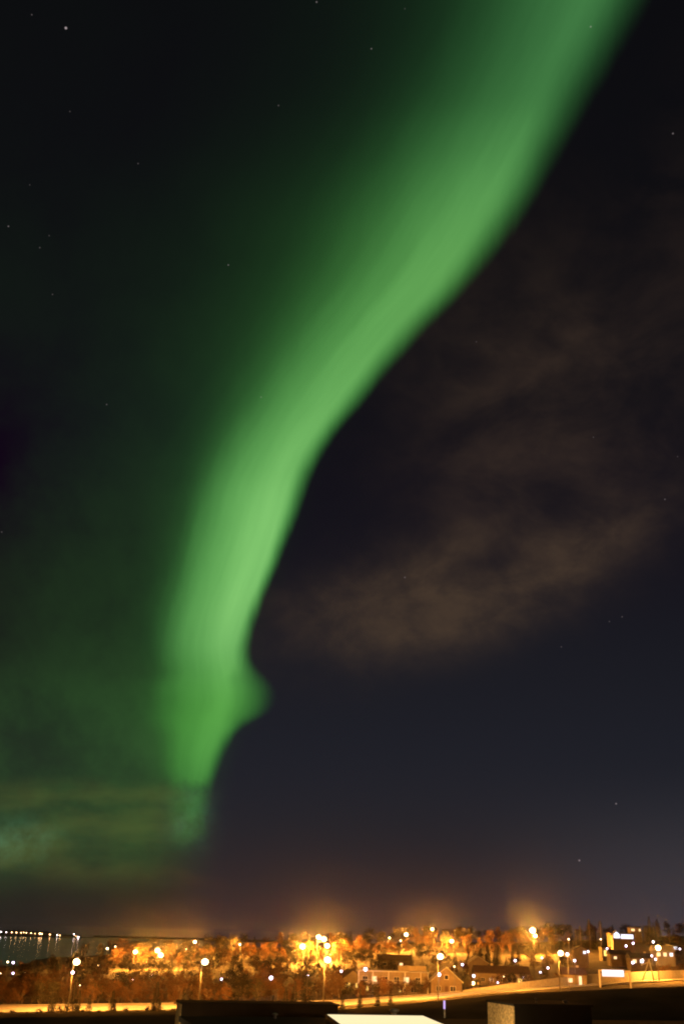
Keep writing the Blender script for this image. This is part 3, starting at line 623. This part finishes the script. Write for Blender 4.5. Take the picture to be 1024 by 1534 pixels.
# pale crash barrier along the near part of the road
def rail(label, off, t0, t1, seg):
    p0 = road_pt((t0 + t1) / 2, off); t = thing('crash_barrier', label, 'barrier', p0)
    n = 60; ts = [t0 + (t1 - t0) * i / n for i in range(n + 1)]; b = MB()
    for a, c_ in zip(ts, ts[1:]):
        p, q = road_pt(a, off) - p0, road_pt(c_, off) - p0
        b.quad(p + Vector((0, 0, .35)), q + Vector((0, 0, .35)), q + Vector((0, 0, .62)), p + Vector((0, 0, .62)))
        b.quad(p + Vector((0, .06, .62)), q + Vector((0, .06, .62)), q + Vector((0, .06, .35)), p + Vector((0, .06, .35)))
        b.quad(p + Vector((0, 0, .62)), q + Vector((0, 0, .62)), q + Vector((0, .06, .62)), p + Vector((0, .06, .62)))
    b.build('rail', 'galvanised', t)
    for a in ts[::2]:
        p = road_pt(a, off + .1) - p0; MB().box(p.x - .06, p.x + .06, p.y, p.y + .1, p.z - .2, p.z + .55).build('post', 'galvanised', t)
tl = lambda px: (lambda v: v.x / v.y)(P(px, 1505, 270))
rail('pale metal crash barrier behind the road left of the dark block', 8.9, tl(-20), tl(260), 1)
rail('pale metal crash barrier behind the road from centre to the gabled house', 8.9, tl(380), tl(690), 1)

# gantry sign over the road at the right
ga = P(897.5, 1466, 352); gb_ = P(943, 1466, 352); zb = gz(ga.x, 352); topz = P(898, 1452.5, 352).z
gt = thing('gantry_sign', 'white lit sign board on a two legged gantry over the road at the right', 'sign', ((ga.x + gb_.x) / 2, 352, zb)); hw = (gb_.x - ga.x) / 2; gh = topz - zb
for s_ in (-1, 1): MB().box(s_ * hw - .26, s_ * hw + .26, -.25, .25, -.6, gh).build('leg', 'frame_white', gt)
MB().box(-hw + .26, hw - .26, -.2, .2, gh - .45, gh - .02).build('beam', 'frame_white', gt)
sb = MB().box(-hw + .7, hw - 1.9, -.42, -.22, gh - 2.0, gh + .1).build('sign_box', 'frame_white', gt)
MB().box(-hw + .8, hw - 2.0, -.46, -.425, gh - 1.9, gh).build('sign_face', 'sign_face', sb)
# crossed pale beams (a swing or frame) right of the gantry
fr = P(972, 1466, 392); fz = gz(fr.x, 392); sw = thing('timber_frame', 'pale crossed beams of an A shaped frame right of the gantry sign', 'frame', (fr.x, 392, fz)); th = P(974, 1437, 392).z - fz
MB().tube([(-2.6, 0, 0), (.4, 0, th)], .2, 6).build('leg', 'frame_white', sw); MB().tube([(1.6, .1, 0), (.4, .1, th)], .24, 6).build('leg', 'frame_white', sw); MB().tube([(-2.6, .2, th * .72), (.9, .2, th * .9)], .16, 6).build('crossbeam', 'frame_white', sw)

# ------------------------------------------------------------------ far shore
sh = MB(); n = 80
for i in range(n + 1):
    x = -2600 + 1600 * i / n; k = max(0, min(1, (i) / 4, (n - i) / 8)); hgt = 3 + 9 * k + 3 * mnoise.noise(Vector((x * .004, 3, 0)))
    sh.v += [(x, 4000, -1), (x, 4060, 2.0 * k), (x, 4300, hgt), (x, 5200, -1)]
    if i:
        a = (i - 1) * 4; c_ = i * 4; sh.f += [(a, c_, c_ + 1, a + 1), (a + 1, c_ + 1, c_ + 2, a + 2), (a + 2, c_ + 2, c_ + 3, a + 3)]
struct(sh.build('far_shore', 'shore', smooth=True))
fs = MB().poly([(-1150, 5300), (900, 5300), (900, 6200), (-1150, 6200)], -1, 6); struct(fs.build('far_land', 'shore'))
slights = [(2, 1396, 1), (10, 1396.5, .8), (18, 1396.5, .8), (25, 1397, .9), (32, 1397.3, .8), (36, 1397, .7), (40, 1397.5, .8), (47, 1398, .8), (53, 1398.6, .6), (60, 1398.6, 1.3), (63, 1399, 1.0), (75, 1400, .9), (86, 1400.8, .9), (90, 1401.2, .7), (111, 1399.5, .9), (117.5, 1404, 1.2), (114, 1402.5, .5)]
DQ = ['by the left edge', 'second', 'third', 'fourth', 'fifth', 'sixth', 'seventh', 'eighth', 'ninth', 'tenth and brightest', 'eleventh', 'twelfth', 'thirteenth', 'fourteenth', 'upper one at the pier end', 'lower bright one at the pier end', 'faint one at the pier end']
for (px, py, k), w in zip(slights, DQ):
    p = P(px, py, 4020); t = thing('harbour_light', 'harbour light across the water, ' + w + (' from the left' if w[0] not in 'bulf' or w in ('fourth', 'fifth') else ''), 'lamp', (p.x, 4020, -.5), 0, 'harbour lights on the far shore')
    H = max(4, p.z + .5); MB().tube([(0, 0, 0), (0, 0, H - 1.2 * k)], .5, 6).build('mast', 'steel', t)
    MB().ball((0, 0, H), 1.7 * k, 1.7 * k, 1.6 * k, 10, 6).build('lantern', 'shore_white' if px in (2, 10, 117.5, 86, 111) else 'shore_warm', t, True)
for px, wd_, hh, lb_ in [(22, 40, 16, 'long dim harbour shed behind the far lights, the left one'), (46, 62, 14, 'long dim harbour shed behind the brightest far lights'), (66, 30, 10, 'low harbour shed at the right of the far buildings'), (102, 26, 6, 'low far pier shed left of the pier end lights')]:
    p = P(px, 1399, 4120); t = thing('harbour_shed', lb_, 'building', (p.x, 4120, 0), 0, 'harbour sheds on the far shore')
    MB().box(-wd_, wd_, 0, 40, -1, hh).build('wall', 'ochre_wall', t)
    r = MB(); r.v += [(-wd_ - 1, -2, hh), (wd_ + 1, -2, hh), (wd_ + 1, 42, hh), (-wd_ - 1, 42, hh), (-wd_ - 1, 20, hh + 5), (wd_ + 1, 20, hh + 5)]; r.f += [(0, 1, 5, 4), (2, 3, 4, 5), (0, 4, 3), (1, 2, 5), (3, 2, 1, 0)]; r.build('roof', 'roof_dark', t)

# ------------------------------------------------------------------ foreground roofs
RZR = math.radians(15)                                       # the near buildings are turned to the left
def block(name, px, py, D, w, dep, down, label, cat, mw, mside=None, cope=True):
    q = P(px, py, D); t = thing(name, label, cat, (q.x, q.y, q.z - down), RZR)
    b = MB().box(0, w, 0, dep, 0, down - .12).build('wall', mw, t)
    if mside:
        MB().box(-.05, 0, .03, dep - .03, 0, down - .12).build('side_cladding', mside, t)
    MB().box(-.08, w + .08, -.08, dep + .08, down - .12, down).build('roof', 'roofing_felt', t)
    return t
bA = block('roof_block', 273, 1501, 70, 10.2, 2.4, 9, 'black flat roofed block at the bottom left with a pale left edge', 'building', 'roofing_felt', 'roughcast')
bB = block('roof_block', 770, 1503.5, 60, 4.6, 3.6, 6, 'dark rooftop box at the bottom right with a rough tan side wall', 'building', 'roofing_felt', 'roughcast')
# big dark flat roof round them
q = P(512, 1530, 60)
rf = thing('flat_roof_building', 'large dark flat roofed building filling the bottom of the view', 'building', (q.x, 60, 20), RZR)
zt = P(640, 1541, 62).z - 20
MB().poly([(-7.6, 8.0), (-7.6, -30), (60, -30), (60, 8.4)], -18, zt - .3).build('wall', 'roofing_felt', rf)
MB().poly([(-7.7, 8.1), (-7.7, -30.1), (60.1, -30.1), (60.1, 8.5)], zt - .29, zt).build('roof', 'roofing_felt', rf)
# lit cream flat roof between the dark roofs, its light put in as emission
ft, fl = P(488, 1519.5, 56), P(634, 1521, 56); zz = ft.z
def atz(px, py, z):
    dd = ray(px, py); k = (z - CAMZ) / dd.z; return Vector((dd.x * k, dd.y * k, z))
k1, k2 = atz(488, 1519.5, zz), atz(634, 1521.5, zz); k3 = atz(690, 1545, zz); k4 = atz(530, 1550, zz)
sl = thing('emissive_roof', 'cream flat roof between the dark roofs, its lit look made by emission', 'emissive_roof', k1)
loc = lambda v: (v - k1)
MB().poly([(loc(v).x, loc(v).y) for v in (k4, k3, k2, k1)], -.06, 0).build('roof_sheet', 'lit_roof_emission', sl)
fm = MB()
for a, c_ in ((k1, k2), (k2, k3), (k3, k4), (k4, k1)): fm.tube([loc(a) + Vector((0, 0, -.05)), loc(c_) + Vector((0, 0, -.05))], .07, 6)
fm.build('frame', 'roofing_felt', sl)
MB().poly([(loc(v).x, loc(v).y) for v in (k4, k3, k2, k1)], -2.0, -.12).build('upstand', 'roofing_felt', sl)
# roof furniture
def vent(px, py, D, h, r, label, m_='galvanised', cap=True, zb=None):
    q = P(px, py, D); b0 = (zb if zb is not None else q.z - h)
    t = thing('roof_vent', label, 'vent', (q.x, q.y, b0)); H = q.z - b0
    MB().tube([(0, 0, 0), (0, 0, H - r * .5)], r * .5, 10).build('pipe', m_, t, True)
    MB().ball((0, 0, H - r * .45), r, r, r * .4, 12, 5).build('cowl', m_, t, True); return t
vent(412, 1517, 66, 1.0, .2, 'dim mushroom roof vent on the dark roof left of the glowing cream roof')
vent(802, 1495, 61.5, .5, .09, 'small pale vent pipe on top of the tan walled roof box')
vent(846, 1498, 61.5, .4, .16, 'low flat vent cap on the roof box right of the pale vent pipe')
vent(590, 1510, 66, 1.0, .3, 'faint domed vent just behind the glowing cream roof')
q = P(665, 1498, 62); bl = thing('lit_vent_pipe', 'short vent pipe with lilac light put in as glow, right of the cream roof', 'lamp', (q.x, 62, q.z - .9))  # lilac-lit vent pipe, its light put in as a glowing section
MB().tube([(0, 0, 0), (0, 0, .45)], .05, 8).build('post', 'steel', bl, True); MB().tube([(0, 0, .45), (0, 0, .88)], .055, 8).build('tube', 'lilac_vent_glow', bl, True); MB().tube([(0, 0, .88), (0, 0, .92)], .08, 8).build('cap', 'steel', bl)
def add_fill(px, py, D, label, k):  # lamps below the view, added to light the two side walls
    q = P(px, py, D); t = thing('fill_lamp', label, 'lamp', (q.x, q.y, q.z - 1.2))
    MB().tube([(0, 0, 0), (0, 0, 1.0)], .05, 8).build('post', 'steel', t, True); MB().ball((0, 0, 1.12), .14, .14, .12, 10, 6).build('bulb', k, t, True); glow(t, (0, 0, 1.12), .14, k); MB().ball((0, 0, 1.27), .2, .2, .05, 10, 4).build('hood', 'steel', t, True)
add_fill(690, 1543, 58.3, 'unseen warm lamp added below the view to light the tan rough wall', 'bulb_fill')
add_fill(244, 1575, 68, 'unseen warm lamp added to light the left edge of the bottom left block', 'bulb_fill_dim')
